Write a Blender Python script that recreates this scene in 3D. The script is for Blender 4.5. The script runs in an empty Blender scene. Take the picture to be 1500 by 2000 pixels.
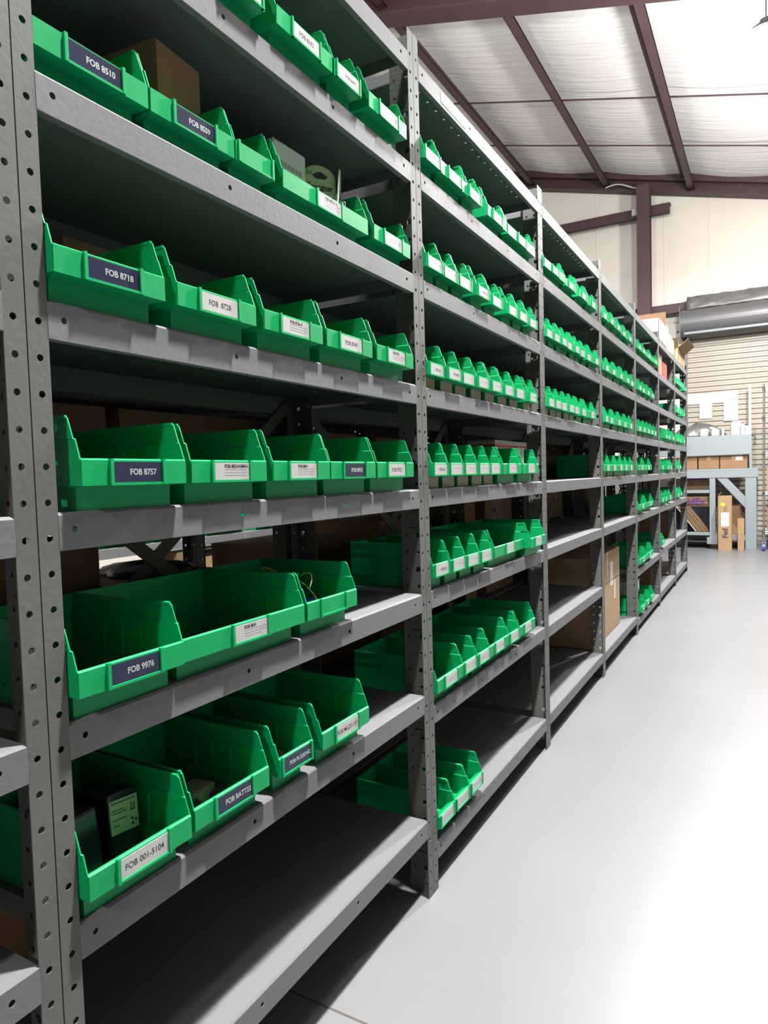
import bpy, bmesh, math, random
from mathutils import Matrix, Vector
S = bpy.context.scene
COL = S.collection
random.seed(7)
R = math.radians

# ---------------------------------------------------------------- camera
cam_data = bpy.data.cameras.new('camera')
cam = bpy.data.objects.new('camera', cam_data)
COL.objects.link(cam)
cam_data.sensor_fit = 'VERTICAL'
cam_data.sensor_height = 36.0
cam_data.lens = 1323.76 * 36.0 / 2000.0
cam_data.clip_start = 0.02
cam_data.clip_end = 100
FWD = Vector((-0.49450726, 0.86769481, -0.05067828))
RGT = Vector((0.86917348, 0.49367612, -0.02865919))
UPV = Vector((-0.00015123, 0.05822040, 0.99830374))
cam.matrix_world = Matrix(((RGT.x, UPV.x, -FWD.x, 0.9072), (RGT.y, UPV.y, -FWD.y, 0.0),
                           (RGT.z, UPV.z, -FWD.z, 1.2966), (0, 0, 0, 1)))
S.camera = cam

# ---------------------------------------------------------------- world, exposure, lamps
S.view_settings.view_transform = 'Standard'
S.view_settings.look = 'None'
S.view_settings.gamma = 1
S.view_settings.use_curve_mapping = False
S.view_settings.exposure = 0.0
world = bpy.data.worlds.new('world'); S.world = world
world.use_nodes = True
world.node_tree.nodes['Background'].inputs[0].default_value = (0.9, 0.95, 1, 1)
world.node_tree.nodes['Background'].inputs[1].default_value = 0.0

# high bay lamps: (x, y, z, watts of the downward disk, watts of the glowing dome)
LAMPS = [(0.92, 1.6, 5.82, 1080, 130), (0.88, 6.95, 5.02, 520, 400), (1.35, 9.6, 4.85, 330, 330),
         (-1.62, 4.6, 5.3, 20, 440), (0.88, -4.2, 5.2, 330, 60)]  # unseen lamps: over the hidden aisle, then behind the viewer
LAMP_COLOR = (1.0, 0.975, 0.95)

# ---------------------------------------------------------------- materials
def mat(name, color, rough=0.5, metal=0.0, bump=0.0, bscale=60.0, var=0.0, vscale=8.0, spec=0.5,
        var2=None, emit=None, alpha=None, trans=None, coat=0.0):
    m = bpy.data.materials.new(name); m.use_nodes = True
    nt = m.node_tree; b = nt.nodes['Principled BSDF']
    b.inputs['Base Color'].default_value = (*color, 1)
    b.inputs['Roughness'].default_value = rough
    b.inputs['Metallic'].default_value = metal
    b.inputs['Specular IOR Level'].default_value = spec
    if coat: b.inputs['Coat Weight'].default_value = coat
    if trans is not None:
        b.inputs['Transmission Weight'].default_value = trans
    if emit:
        b.inputs['Emission Color'].default_value = (*emit[0], 1)
        b.inputs['Emission Strength'].default_value = emit[1]
    tc = nt.nodes.new('ShaderNodeTexCoord')
    if var or var2:
        n = nt.nodes.new('ShaderNodeTexNoise'); n.inputs['Scale'].default_value = vscale
        n.inputs['Detail'].default_value = 6; n.inputs['Roughness'].default_value = 0.65
        nt.links.new(tc.outputs['Object'], n.inputs['Vector'])
        r = nt.nodes.new('ShaderNodeValToRGB')
        c2 = var2 if var2 else tuple(max(0, c * (1 - var)) for c in color)
        r.color_ramp.elements[0].position = 0.35; r.color_ramp.elements[1].position = 0.65
        r.color_ramp.elements[0].color = (*c2, 1)
        r.color_ramp.elements[1].color = (*color, 1)
        nt.links.new(n.outputs['Fac'], r.inputs['Fac'])
        nt.links.new(r.outputs['Color'], b.inputs['Base Color'])
    if bump:
        n2 = nt.nodes.new('ShaderNodeTexNoise'); n2.inputs['Scale'].default_value = bscale
        n2.inputs['Detail'].default_value = 4
        nt.links.new(tc.outputs['Object'], n2.inputs['Vector'])
        bp = nt.nodes.new('ShaderNodeBump'); bp.inputs['Strength'].default_value = bump
        bp.inputs['Distance'].default_value = 0.01
        nt.links.new(n2.outputs['Fac'], bp.inputs['Height'])
        nt.links.new(bp.outputs['Normal'], b.inputs['Normal'])
    return m

def scratched_metal(name, color, rough):
    """grey enamel with pale scuffs and a few rubbed spots"""
    m = mat(name, color, rough, 0.0, 0.05, 90, spec=0.25)
    nt = m.node_tree; b = nt.nodes['Principled BSDF']
    tc = nt.nodes.new('ShaderNodeTexCoord')
    mp = nt.nodes.new('ShaderNodeMapping'); mp.inputs['Scale'].default_value = (14, 3.5, 30)
    n = nt.nodes.new('ShaderNodeTexNoise'); n.inputs['Scale'].default_value = 3.0
    n.inputs['Detail'].default_value = 12; n.inputs['Roughness'].default_value = 0.8
    r = nt.nodes.new('ShaderNodeValToRGB')
    e = r.color_ramp.elements
    e[0].position = 0.66; e[0].color = (0, 0, 0, 1); e[1].position = 0.74; e[1].color = (1, 1, 1, 1)
    n3 = nt.nodes.new('ShaderNodeTexNoise'); n3.inputs['Scale'].default_value = 5; n3.inputs['Detail'].default_value = 3
    mx = nt.nodes.new('ShaderNodeMix'); mx.data_type = 'RGBA'
    mx.inputs['A'].default_value = (*color, 1)
    mx.inputs['B'].default_value = (min(1, color[0] * 2.2), min(1, color[1] * 2.15), min(1, color[2] * 2.05), 1)
    mul = nt.nodes.new('ShaderNodeMath'); mul.operation = 'MULTIPLY'; mul.inputs[1].default_value = 0.45
    nt.links.new(tc.outputs['Object'], mp.inputs['Vector'])
    nt.links.new(mp.outputs['Vector'], n.inputs['Vector'])
    nt.links.new(n.outputs['Fac'], r.inputs['Fac'])
    nt.links.new(r.outputs['Color'], mul.inputs[0])
    nt.links.new(mul.outputs[0], mx.inputs['Factor'])
    nt.links.new(mx.outputs['Result'], b.inputs['Base Color'])
    nt.links.new(tc.outputs['Object'], n3.inputs['Vector'])
    mr = nt.nodes.new('ShaderNodeMapRange'); mr.inputs['To Min'].default_value = rough - 0.08
    mr.inputs['To Max'].default_value = rough + 0.12
    nt.links.new(n3.outputs['Fac'], mr.inputs['Value'])
    nt.links.new(mr.outputs['Result'], b.inputs['Roughness'])
    return m

def floor_material():
    m = mat('painted_concrete', (0.62, 0.63, 0.655), 0.33, 0, 0.03, 3.0)
    nt = m.node_tree; b = nt.nodes['Principled BSDF']
    tc = nt.nodes.new('ShaderNodeTexCoord')
    n = nt.nodes.new('ShaderNodeTexNoise'); n.inputs['Scale'].default_value = 1.3
    n.inputs['Detail'].default_value = 8
    r = nt.nodes.new('ShaderNodeValToRGB'); e = r.color_ramp.elements
    e[0].position = 0.3; e[0].color = (0.137, 0.139, 0.145, 1); e[1].position = 0.7; e[1].color = (0.152, 0.154, 0.160, 1)
    nt.links.new(tc.outputs['Object'], n.inputs['Vector']); nt.links.new(n.outputs['Fac'], r.inputs['Fac'])
    # small scuffs and brownish stains with shapes of their own
    n2 = nt.nodes.new('ShaderNodeTexNoise'); n2.inputs['Scale'].default_value = 5.5
    n2.inputs['Detail'].default_value = 13; n2.inputs['Roughness'].default_value = 0.74
    n2.inputs['Distortion'].default_value = 1.2
    r2 = nt.nodes.new('ShaderNodeValToRGB'); e = r2.color_ramp.elements
    e[0].position = 0.635; e[0].color = (0, 0, 0, 1); e[1].position = 0.70; e[1].color = (0.5, 0.5, 0.5, 1)
    nt.links.new(tc.outputs['Object'], n2.inputs['Vector']); nt.links.new(n2.outputs['Fac'], r2.inputs['Fac'])
    mx = nt.nodes.new('ShaderNodeMix'); mx.data_type = 'RGBA'
    nt.links.new(r2.outputs['Color'], mx.inputs['Factor']); nt.links.new(r.outputs['Color'], mx.inputs['A'])
    mx.inputs['B'].default_value = (0.10, 0.088, 0.073, 1)
    nt.links.new(mx.outputs['Result'], b.inputs['Base Color'])
    return m

def roof_material():
    m = mat('white_roof_insulation', (0.70, 0.69, 0.68), 0.5, 0, 0)
    nt = m.node_tree; b = nt.nodes['Principled BSDF']
    tc = nt.nodes.new('ShaderNodeTexCoord')
    mp = nt.nodes.new('ShaderNodeMapping'); mp.inputs['Scale'].default_value = (0.6, 7, 1)
    n = nt.nodes.new('ShaderNodeTexNoise'); n.inputs['Scale'].default_value = 2.0; n.inputs['Detail'].default_value = 7
    bp = nt.nodes.new('ShaderNodeBump'); bp.inputs['Strength'].default_value = 0.35; bp.inputs['Distance'].default_value = 0.05
    nt.links.new(tc.outputs['Object'], mp.inputs['Vector']); nt.links.new(mp.outputs['Vector'], n.inputs['Vector'])
    nt.links.new(n.outputs['Fac'], bp.inputs['Height']); nt.links.new(bp.outputs['Normal'], b.inputs['Normal'])
    return m

M = dict(
    beam=scratched_metal('grey_shelf_enamel', (0.118, 0.119, 0.126), 0.58),
    post=scratched_metal('grey_post_enamel', (0.088, 0.091, 0.086), 0.58),
    green=mat('green_bin_plastic', (0.0, 0.245, 0.076), 0.45, 0, 0.03, 250, spec=0.25),
    floor=floor_material(),
    roof=roof_material(),
    wall=mat('cream_wall_liner', (0.68, 0.635, 0.565), 0.6, 0, 0.08, 3, var=0.05, vscale=1.2),
    maroon=mat('maroon_primer_steel', (0.058, 0.028, 0.034), 0.55, 0, 0.05, 30, var=0.25, vscale=3),
    door=mat('cream_door_enamel', (0.32, 0.293, 0.243), 0.45, var=0.08, vscale=2),
    roller=mat('grey_door_roll', (0.10, 0.10, 0.103), 0.4, 0.1),
    flash=mat('crumpled_grey_flashing', (0.2, 0.19, 0.185), 0.35, 0.3, 0.6, 9, var=0.3, vscale=5),
    bench=mat('pale_blue_grey_paint', (0.18, 0.208, 0.222), 0.5, 0, 0.03, 20),
    card=mat('brown_cardboard', (0.20, 0.115, 0.057), 0.8, 0, 0.05, 80, var=0.12, vscale=6),
    card2=mat('pale_cardboard', (0.28, 0.18, 0.095), 0.8, 0, 0.05, 80, var=0.1, vscale=6),
    white=mat('white_card', (0.50, 0.50, 0.48), 0.6),
    paper=mat('white_label_paper', (0.34, 0.335, 0.33), 0.45),
    navy=mat('navy_label_film', (0.010, 0.013, 0.036), 0.3),
    black=mat('black_ink', (0.02, 0.02, 0.03), 0.6),
    ink2=mat('grey_fine_print', (0.25, 0.25, 0.27), 0.6),
    inkw=mat('pale_grey_print', (0.28, 0.29, 0.30), 0.6),
    olive=mat('olive_sticker', (0.24, 0.225, 0.13), 0.5, var=0.2, vscale=30),
    tape=mat('clear_brown_tape', (0.33, 0.23, 0.13), 0.25),
    blackp=mat('black_plastic', (0.012, 0.013, 0.022), 0.22),
    darkp=mat('dark_grey_plastic', (0.05, 0.05, 0.055), 0.45),
    bag=mat('grey_plastic_bag', (0.10, 0.097, 0.095), 0.28, 0, 0.7, 14, var=0.3, vscale=7),
    yellow=mat('yellow_label', (0.85, 0.78, 0.02), 0.6),
    purple=mat('purple_ink', (0.16, 0.03, 0.32), 0.6),
    red=mat('red_print', (0.55, 0.05, 0.05), 0.5),
    blue=mat('blue_plastic', (0.02, 0.06, 0.42), 0.35),
    chrome=mat('chrome_wire', (0.55, 0.55, 0.57), 0.22, 1.0),
    glass=mat('clear_plastic', (0.75, 0.78, 0.77), 0.12, trans=0.6),
    lens=mat('lit_lamp_lens', (1, 1, 1), 0.5, emit=((1.0, 0.97, 0.93), 60.0)),
    palegreen=mat('pale_green_card', (0.34, 0.42, 0.26), 0.5),
    wire=mat('yellow_wire', (0.55, 0.52, 0.12), 0.5),
    crack=mat('dark_joint_filler', (0.06, 0.05, 0.045), 0.8),
)

# ---------------------------------------------------------------- mesh helpers
class MB:
    def __init__(self): self.v = []; self.f = []; self.m = []
    def face(self, pts, mi=0):
        n = len(self.v); self.v += [tuple(p) for p in pts]; self.f.append(tuple(range(n, n + len(pts)))); self.m.append(mi)
    def box(self, x0, x1, y0, y1, z0, z1, mi=0, T=None):
        p = [(x0, y0, z0), (x1, y0, z0), (x1, y1, z0), (x0, y1, z0), (x0, y0, z1), (x1, y0, z1), (x1, y1, z1), (x0, y1, z1)]
        if T is not None: p = [tuple(T @ Vector(q)) for q in p]
        n = len(self.v); self.v += p
        for q in ((0, 3, 2, 1), (4, 5, 6, 7), (0, 1, 5, 4), (1, 2, 6, 5), (2, 3, 7, 6), (3, 0, 4, 7)):
            self.f.append(tuple(n + i for i in q)); self.m.append(mi)
    def cyl(self, a, b, r, n=12, mi=0, cap=True, r2=None):
        a = Vector(a); b = Vector(b); d = (b - a).normalized(); r2 = r if r2 is None else r2
        u = d.orthogonal().normalized(); w = d.cross(u); s = len(self.v)
        for i in range(n):
            t = 2 * math.pi * i / n; o = u * math.cos(t) + w * math.sin(t)
            self.v.append(tuple(a + o * r)); self.v.append(tuple(b + o * r2))
        for i in range(n):
            j = (i + 1) % n
            self.f.append((s + 2 * i, s + 2 * j, s + 2 * j + 1, s + 2 * i + 1)); self.m.append(mi)
        if cap:
            self.f.append(tuple(s + 2 * i for i in range(n))[::-1]); self.m.append(mi)
            self.f.append(tuple(s + 2 * i + 1 for i in range(n))); self.m.append(mi)
    def tube(self, pts, r, n=8, mi=0):
        for a, b in zip(pts[:-1], pts[1:]): self.cyl(a, b, r, n, mi)
    def prism(self, poly, fn, a, b, mi=0):
        """extrude a polygon: fn(u, v, t) -> point, from t=a to t=b"""
        n = len(poly); s = len(self.v)
        for t in (a, b):
            self.v += [tuple(fn(u, v, t)) for u, v in poly]
        for i in range(n):
            j = (i + 1) % n; self.f.append((s + i, s + j, s + n + j, s + n + i)); self.m.append(mi)
        self.f.append(tuple(s + i for i in range(n))[::-1]); self.m.append(mi)
        self.f.append(tuple(s + n + i for i in range(n))); self.m.append(mi)
    def holed_cell(self, fn, u0, u1, v0, v1, hu, hv, r, square=False, mi=0):
        """a flat rectangle with one hole"""
        n = 12
        inner = []
        for i in range(n):
            t = 2 * math.pi * (i + 0.5) / n
            c, s_ = math.cos(t), math.sin(t)
            if square: k = r / max(abs(c), abs(s_)); inner.append((hu + k * c, hv + k * s_, t))
            else: inner.append((hu + r * c, hv + r * s_, t))
        def hit(t):
            c, s_ = math.cos(t), math.sin(t); k = 1e9
            if c > 1e-9: k = min(k, (u1 - hu) / c)
            if c < -1e-9: k = min(k, (u0 - hu) / c)
            if s_ > 1e-9: k = min(k, (v1 - hv) / s_)
            if s_ < -1e-9: k = min(k, (v0 - hv) / s_)
            return (hu + k * c, hv + k * s_)
        cor = sorted([(math.atan2(v - hv, u - hu) % (2 * math.pi), (u, v)) for u in (u0, u1) for v in (v0, v1)])
        for i in range(n):
            a = inner[i]; b = inner[(i + 1) % n]; ta = a[2]; tb = b[2] if i < n - 1 else b[2] + 2 * math.pi
            poly = [(a[0], a[1]), hit(ta)]
            poly += [p for _, p in sorted((tc_ + k, p) for tc_, p in cor for k in (0, 2 * math.pi) if ta < tc_ + k < tb)]
            poly += [hit(tb), (b[0], b[1])]
            self.face([fn(u, v) for u, v in poly], mi)
    def mesh(self, name, mats, smooth=False, solid=0.0, bevel=0.0, weld=True):
        me = bpy.data.meshes.new(name)
        me.from_pydata(self.v, [], self.f); me.update()
        for m in (mats if isinstance(mats, (list, tuple)) else [mats]): me.materials.append(m)
        for p, mi in zip(me.polygons, self.m): p.material_index = mi; p.use_smooth = smooth
        if weld or solid:
            bm = bmesh.new(); bm.from_mesh(me)
            bmesh.ops.remove_doubles(bm, verts=bm.verts, dist=0.00012)
            bm.to_mesh(me); bm.free()
        if solid or bevel:
            o = bpy.data.objects.new('tmp', me); COL.objects.link(o)
            if solid:
                md = o.modifiers.new('s', 'SOLIDIFY'); md.thickness = solid; md.offset = 0
            if bevel:
                md = o.modifiers.new('b', 'BEVEL'); md.width = bevel; md.segments = 2; md.limit_method = 'ANGLE'
                md.angle_limit = R(40)
            dg = bpy.context.evaluated_depsgraph_get()
            me2 = bpy.data.meshes.new_from_object(o.evaluated_get(dg))
            bpy.data.objects.remove(o); bpy.data.meshes.remove(me); me2.name = name; me = me2
        return me

def link(name, me, parent=None, loc=(0, 0, 0), rot=(0, 0, 0)):
    o = bpy.data.objects.new(name, me); COL.objects.link(o)
    o.location = loc; o.rotation_euler = rot
    if parent: o.parent = parent
    return o
def tag(o, label, cat, group=None, kind=None):
    o['label'] = label; o['category'] = cat
    if group: o['group'] = group
    if kind: o['kind'] = kind
    return o
def struct(o): o['kind'] = 'structure'; return o
def empty(name, loc=(0, 0, 0), rz=0.0, parent=None):
    o = bpy.data.objects.new(name, None); COL.objects.link(o); o.location = loc; o.rotation_euler = (0, 0, rz)
    o.empty_display_size = 0.05
    if parent: o.parent = parent
    return o
def copy_tree(o, parent=None):
    c = o.copy(); COL.objects.link(c)
    if parent: c.parent = parent
    for ch in list(o.children): copy_tree(ch, c)
    return c

_text = {}
def text_mesh(txt, size, m, bold=0.0, sx=1.0, align='CENTER', plane='X'):
    """lettering lying in the local YZ plane (reads along +Y, faces +X)"""
    key = (txt, size, m.name, bold, sx, align)
    if key in _text: return _text[key]
    cu = bpy.data.curves.new('lettering', 'FONT'); cu.body = txt; cu.size = size; cu.align_x = align; cu.align_y = 'CENTER'
    cu.offset = bold; cu.extrude = 0.00015; cu.resolution_u = 3
    o = bpy.data.objects.new('tmp', cu); COL.objects.link(o)
    dg = bpy.context.evaluated_depsgraph_get()
    me = bpy.data.meshes.new_from_object(o.evaluated_get(dg)); bpy.data.objects.remove(o)
    me.transform(Matrix(((0, 0, 1, 0), (sx, 0, 0, 0), (0, 1, 0, 0), (0, 0, 0, 1))))
    me.materials.clear(); me.materials.append(m); me.name = 'lettering'
    _text[key] = me
    return me

# ---------------------------------------------------------------- building shell
SL = 0.26                                  # roof falls towards +X
def roofz(x, c): return c - SL * x
XL, XR, YN, YF = -8.0, 11.0, -12.0, 13.2
def fr(u, v, t): return (u, v, t)

mb = MB(); mb.box(XL, XR, YN, YF + .1, -0.12, 0.0)
struct(link('floor', mb.mesh('floor', M['floor'])))
mb = MB()                                  # thin dark saw-cut joint across the slab
mb.box(-0.6, 0.078, 1.304, 1.310, -0.001, 0.0006)
mb.box(0.078, 0.60, 1.306, 1.3105, -0.001, 0.0005)
struct(link('trim_1', mb.mesh('floor_joint', M['crack'])))

# roof insulation sagging gently between the purlins
mb = MB(); NX = 96; NY = 40
PUR = [-7.25, -5.86, -4.47, -3.08, -1.69, -0.30, 1.09, 2.48, 3.87, 5.26, 6.65, 8.04, 9.43]
RODS = [7.6, 9.85, 11.4, 13.0]
def sag(x, y):
    ph = ((x - PUR[0]) / 1.39) % 1.0
    py = min(abs(y - r_) for r_ in RODS) if y > 6.5 else 1.0
    return 0.05 * math.sin(math.pi * ph) + 0.035 * math.exp(-(py / 0.25) ** 2) * -1
V = []
for i in range(NX + 1):
    for j in range(NY + 1):
        x = XL + (XR - XL) * i / NX; y = YN + (YF + .1 - YN) * j / NY
        V.append((x, y, roofz(x, 6.24) - sag(x, y)))
for i in range(NX):
    for j in range(NY):
        a = i * (NY + 1) + j
        mb.f.append((a, a + 1, a + NY + 2, a + NY + 1)); mb.m.append(0)
mb.v = V
me = mb.mesh('ceiling', M['roof'], smooth=True, weld=False)
struct(link('ceiling', me))

def zpurlin(x):
    """Z-section purlin running along Y at x"""
    mb = MB(); z0 = roofz(x, 6.0)
    mb.box(x - 0.02, x + 0.09, YN, YF - 0.03, z0, z0 + 0.006)
    mb.box(x - 0.02, x - 0.014, YN, YF - 0.03, z0, z0 + 0.20)
    mb.box(x + 0.084, x + 0.09, YN, YF - 0.03, z0, z0 + 0.02)
    mb.box(x - 0.11, x - 0.014, YN, YF - 0.03, z0 + 0.195, z0 + 0.20)
    return mb.mesh('purlin', M['maroon'])
for i, x in enumerate(PUR):
    o = link('trim_%d' % (i + 2), zpurlin(x)); struct(o)
# sag rods between the purlins
k = len(PUR) + 2
for y in (9.85, 11.4):
    mb = MB()
    mb.cyl((XL, y, roofz(XL, 6.10)), (XR, y, roofz(XR, 6.10)), 0.012, 8)
    struct(link('trim_%d' % k, mb.mesh('sag_rod', M['maroon']))); k += 1
# main rafter across the hall (I section following the slope)
def rafter(y0, y1, c, h, name):
    mb = MB(); ym = (y0 + y1) / 2
    for (a, b, lo, hi) in ((y0, y1, 0, 0.02), (ym - 0.006, ym + 0.006, 0.02, h - 0.02), (y0, y1, h - 0.02, h)):
        def fn(u, v, t): return (u, t, roofz(u, c) + v)
        mb.prism([(XL, lo), (XR, lo), (XR, hi), (XL, hi)], fn, a, b)
    return mb.mesh(name, M['maroon'])
struct(link('trim_%d' % k, rafter(7.12, 7.42, 5.88, 0.34, 'rafter'))); k += 1
struct(link('trim_%d' % k, rafter(12.96, 13.17, 5.94, 0.30, 'end_rafter'))); k += 1
# eave strip of dark framing over the end rafter
mb = MB(); mb.prism([(XL, 0.0), (XR, 0.0), (XR, 0.13), (XL, 0.13)], lambda u, v, t: (u, t, roofz(u, 6.24 + 0.02) - 0.14 + v), 12.9, 12.95)
struct(link('trim_%d' % k, mb.mesh('end_angle', M['maroon']))); k += 1

# walls
def gable(name, y0, y1):
    mb = MB(); mb.prism([(XL, 0), (XR, 0), (XR, roofz(XR, 6.3)), (XL, roofz(XL, 6.3))], lambda u, v, t: (u, t, v), y0, y1)
    return struct(link(name, mb.mesh(name, M['wall'])))
gable('wall_far', YF, YF + 0.1); gable('wall_near', YN - 0.1, YN)
mb = MB(); mb.box(XL - .1, XL, YN - .1, YF + .1, 0, roofz(XL, 6.3)); struct(link('wall_left', mb.mesh('wall_left', M['wall'])))
mb = MB(); mb.box(XR, XR + .1, YN - .1, YF + .1, 0, roofz(XR, 6.3)); struct(link('wall_right', mb.mesh('wall_right', M['wall'])))
# liner seams on the far wall
for x in (-4.0, -3.0, -1.89, -0.72, 0.0, 1.1, 2.2, 3.3):
    mb = MB(); mb.box(x - 0.012, x + 0.012, 13.192, 13.2, 4.3 if x > -0.6 else 0, roofz(x, 5.95))
    struct(link('trim_%d' % k, mb.mesh('liner_seam', M['wall'], bevel=0.003))); k += 1
# steel column (I section) standing at the far wall
mb = MB()
mb.box(-1.11, -0.90, 12.72, 12.735, 0, 6.24); mb.box(-1.01, -1.0, 12.735, 12.94, 0, 6.2); mb.box(-1.11, -0.90, 12.94, 12.955, 0, 6.2)
struct(link('trim_%d' % k, mb.mesh('column', M['maroon']))); k += 1
# girts
def girt(x0, x1, z0, z1, y0=13.0, lip=True):
    mb = MB()
    mb.box(x0, x1, y0, y0 + 0.006, z0, z1)
    mb.box(x0, x1, y0 - 0.07, y0, z0, z0 + 0.006)
    mb.box(x0, x1, y0, 13.195, z1 - 0.006, z1)
    mb.box(x0, x1, y0 - 0.07, y0 - 0.064, z0, z0 + 0.02)
    return mb.mesh('girt', M['maroon'])
struct(link('trim_%d' % k, girt(XL, -0.60, 5.74, 5.94))); k += 1
struct(link('trim_%d' % k, girt(XL, XR, 4.02, 4.20, 13.06))); k += 1
# little junction box on the upper girt, white conduit loop by the column head
jb = MB(); jb.box(-1.22, -1.13, 12.9, 12.99, 5.80, 5.92)
tag(link('junction_box', jb.mesh('junction_box', M['white'], bevel=0.006)), 'small white junction box on the short maroon girt beside the column', 'junction box')
cd = MB(); pts = []
for i in range(17):
    t = i / 16; pts.append((-1.66 + 0.66 * t, 12.86, 6.37 + 0.05 * math.sin(t * 5.2) - 0.10 * t))
cd.tube(pts, 0.012, 8)
tag(link('cable', cd.mesh('cable', M['white'], smooth=True)), 'loose white cable looping along the roof edge left of the column head', 'cable')

# ---------------------------------------------------------------- roll-up door (corrugated curtain, drum, flashing)
DX0, DX1 = -0.36, 4.4
mb = MB(); N = 41; pitch = 0.0865
prof = []
for i in range(N):
    z = i * pitch
    prof += [(0.0, z), (0.0, z + pitch * .32), (0.022, z + pitch * .5), (0.022, z + pitch * .82)]
prof.append((0.0, N * pitch))
for (a, b) in zip(prof[:-1], prof[1:]):
    mb.face([(DX0, 13.155 - a[0], a[1]), (DX1, 13.155 - a[0], a[1]), (DX1, 13.155 - b[0], b[1]), (DX0, 13.155 - b[0], b[1])])
door = struct(link('door_1', mb.mesh('door_curtain', M['door'], solid=0.002)))
mb = MB(); mb.cyl((DX0 - 0.06, 12.93, 3.80), (DX1 + .06, 12.93, 3.80), 0.225, 40)
for x in (DX0 - 0.07, DX1 + 0.05):
    mb.box(x, x + 0.012, 12.70, 13.19, 3.55, 4.06)
for z in (3.66, 3.95): mb.cyl((DX0 - 0.13, 12.84, z), (DX0 - 0.06, 12.84, z), 0.02, 8)
link('door_drum', mb.mesh('door_drum', M['roller'], bevel=0.0), door)
mb = MB(); mb.box(DX0, DX1, 12.70, 12.72, 3.575, 3.615); link('door_header_bar', mb.mesh('header_bar', M['bench'], bevel=0.004), door)
mb = MB(); mb.box(DX0 - 0.04, DX0 + 0.01, 13.1, 13.19, 0, 3.6); link('door_guide', mb.mesh('door_guide', M['roller']), door)
# crumpled flashing sheet over the drum
V = []; F = []; nx, nz = 60, 8
for i in range(nx + 1):
    for j in range(nz + 1):
        x = DX0 + 0.02 + (DX1 - DX0) * i / nx; v = j / nz
        V.append((x, 12.90 + 0.13 * v * v + random.uniform(-.012, .012), 4.03 + 0.24 * v + random.uniform(-.008, .008)))
for i in range(nx):
    for j in range(nz):
        a = i * (nz + 1) + j; F.append((a, a + nz + 1, a + nz + 2, a + 1))
mb = MB(); mb.v = V; mb.f = F; mb.m = [0] * len(F)
link('door_flashing', mb.mesh('door_flashing', M['flash'], smooth=True, solid=0.002), door)

# ---------------------------------------------------------------- high bay lamps
def lamp_tree(x, y, z, w, wd, label):
    root = empty('high_bay_lamp', (x, y, z))
    tag(root, label, 'ceiling lamp', 'round high bay lamps')
    mb = MB(); mb.cyl((0, 0, 0.02), (0, 0, 0.06), 0.155, 32, r2=0.12); mb.cyl((0, 0, 0.06), (0, 0, 0.13), 0.06, 24, r2=0.05)
    link('housing', mb.mesh('housing', M['darkp'], bevel=0.003), root)
    mb = MB(); K = 8
    for i in range(K):                       # shallow glowing dome under the housing
        a0, a1 = math.pi / 2 * i / K, math.pi / 2 * (i + 1) / K
        mb.cyl((0, 0, .02 - .145 * math.sin(a0)), (0, 0, .02 - .145 * math.sin(a1)), .15 * math.cos(a0), 32, cap=False, r2=max(.002, .15 * math.cos(a1)))
    link('lens', mb.mesh('lens', M['lens'], smooth=True), root)
    mb = MB(); mb.cyl((0, 0, 0.13), (0, 0, max(.15, roofz(x, 6.2) - z)), 0.006, 8); link('hanging_rod', mb.mesh('rod', M['darkp']), root)
    ld = bpy.data.lights.new('high_bay_light', 'AREA'); ld.shape = 'DISK'; ld.size = 0.24; ld.energy = w
    ld.color = LAMP_COLOR
    lo = bpy.data.objects.new('light', ld); COL.objects.link(lo); lo.parent = root; lo.location = (0, 0, -0.128)
    pd = bpy.data.lights.new('high_bay_glow', 'POINT'); pd.shadow_soft_size = 0.15; pd.energy = wd; pd.color = LAMP_COLOR
    po = bpy.data.objects.new('glow', pd); COL.objects.link(po); po.parent = root; po.location = (0, 0, -0.285)
    return root
LL = ['round high bay lamp hanging over the aisle just beyond the first rack sections', 'glaring round high bay lamp hanging at the top right by the rafter',
      'round high bay lamp hanging in front of the roll-up door',       'round high bay lamp over the aisle hidden behind the racks', 'round high bay lamp over the hidden aisle behind the racks',
      'round high bay lamp over the aisle behind the viewer']
for (x, y, z, w, wd), lb in zip(LAMPS, LL): lamp_tree(x, y, z, w, wd, lb)

# ---------------------------------------------------------------- steel shelving
POST = {0: -0.66, 1: 0.593, 2: 1.838, 3: 3.10, 4: 4.35, 5: 5.59, 6: 6.87, 7: 8.13, 8: 9.34}
FW, SD, HP, DEP = 0.0335, 0.078, 0.052, 0.478
HTOP = 2.59
def yz(x):
    return lambda u, v: (x, u, v)
def post_mesh(s):
    """angle post: corner line at y=0; front flange runs to y=s*FW at x=0, side flange runs back to x=-SD"""
    mb = MB(); n = int(HTOP / HP)
    for i in range(n):
        z0 = i * HP; z1 = z0 + HP if i < n - 1 else HTOP
        a, b = sorted((s * 0.001, s * FW))
        mb.holed_cell(yz(-0.001), a, b, z0, z1, s * FW * 0.56, z0 + HP * .5, 0.0052)
        fx = lambda u, v: (u, s * 0.002, v)
        mb.holed_cell(fx, -SD * 0.55, -0.001, z0, z1, -SD * 0.30, z0 + HP * .5, 0.0075 if i % 2 else 0.0052, square=bool(i % 2))
        mb.holed_cell(fx, -SD, -SD * 0.55, z0, z1, -SD * 0.80, z0 + HP * .5, 0.0048)
    return mb.mesh('post', M['post'], solid=0.002)
PM = {1: post_mesh(1), -1: post_mesh(-1)}

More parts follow.
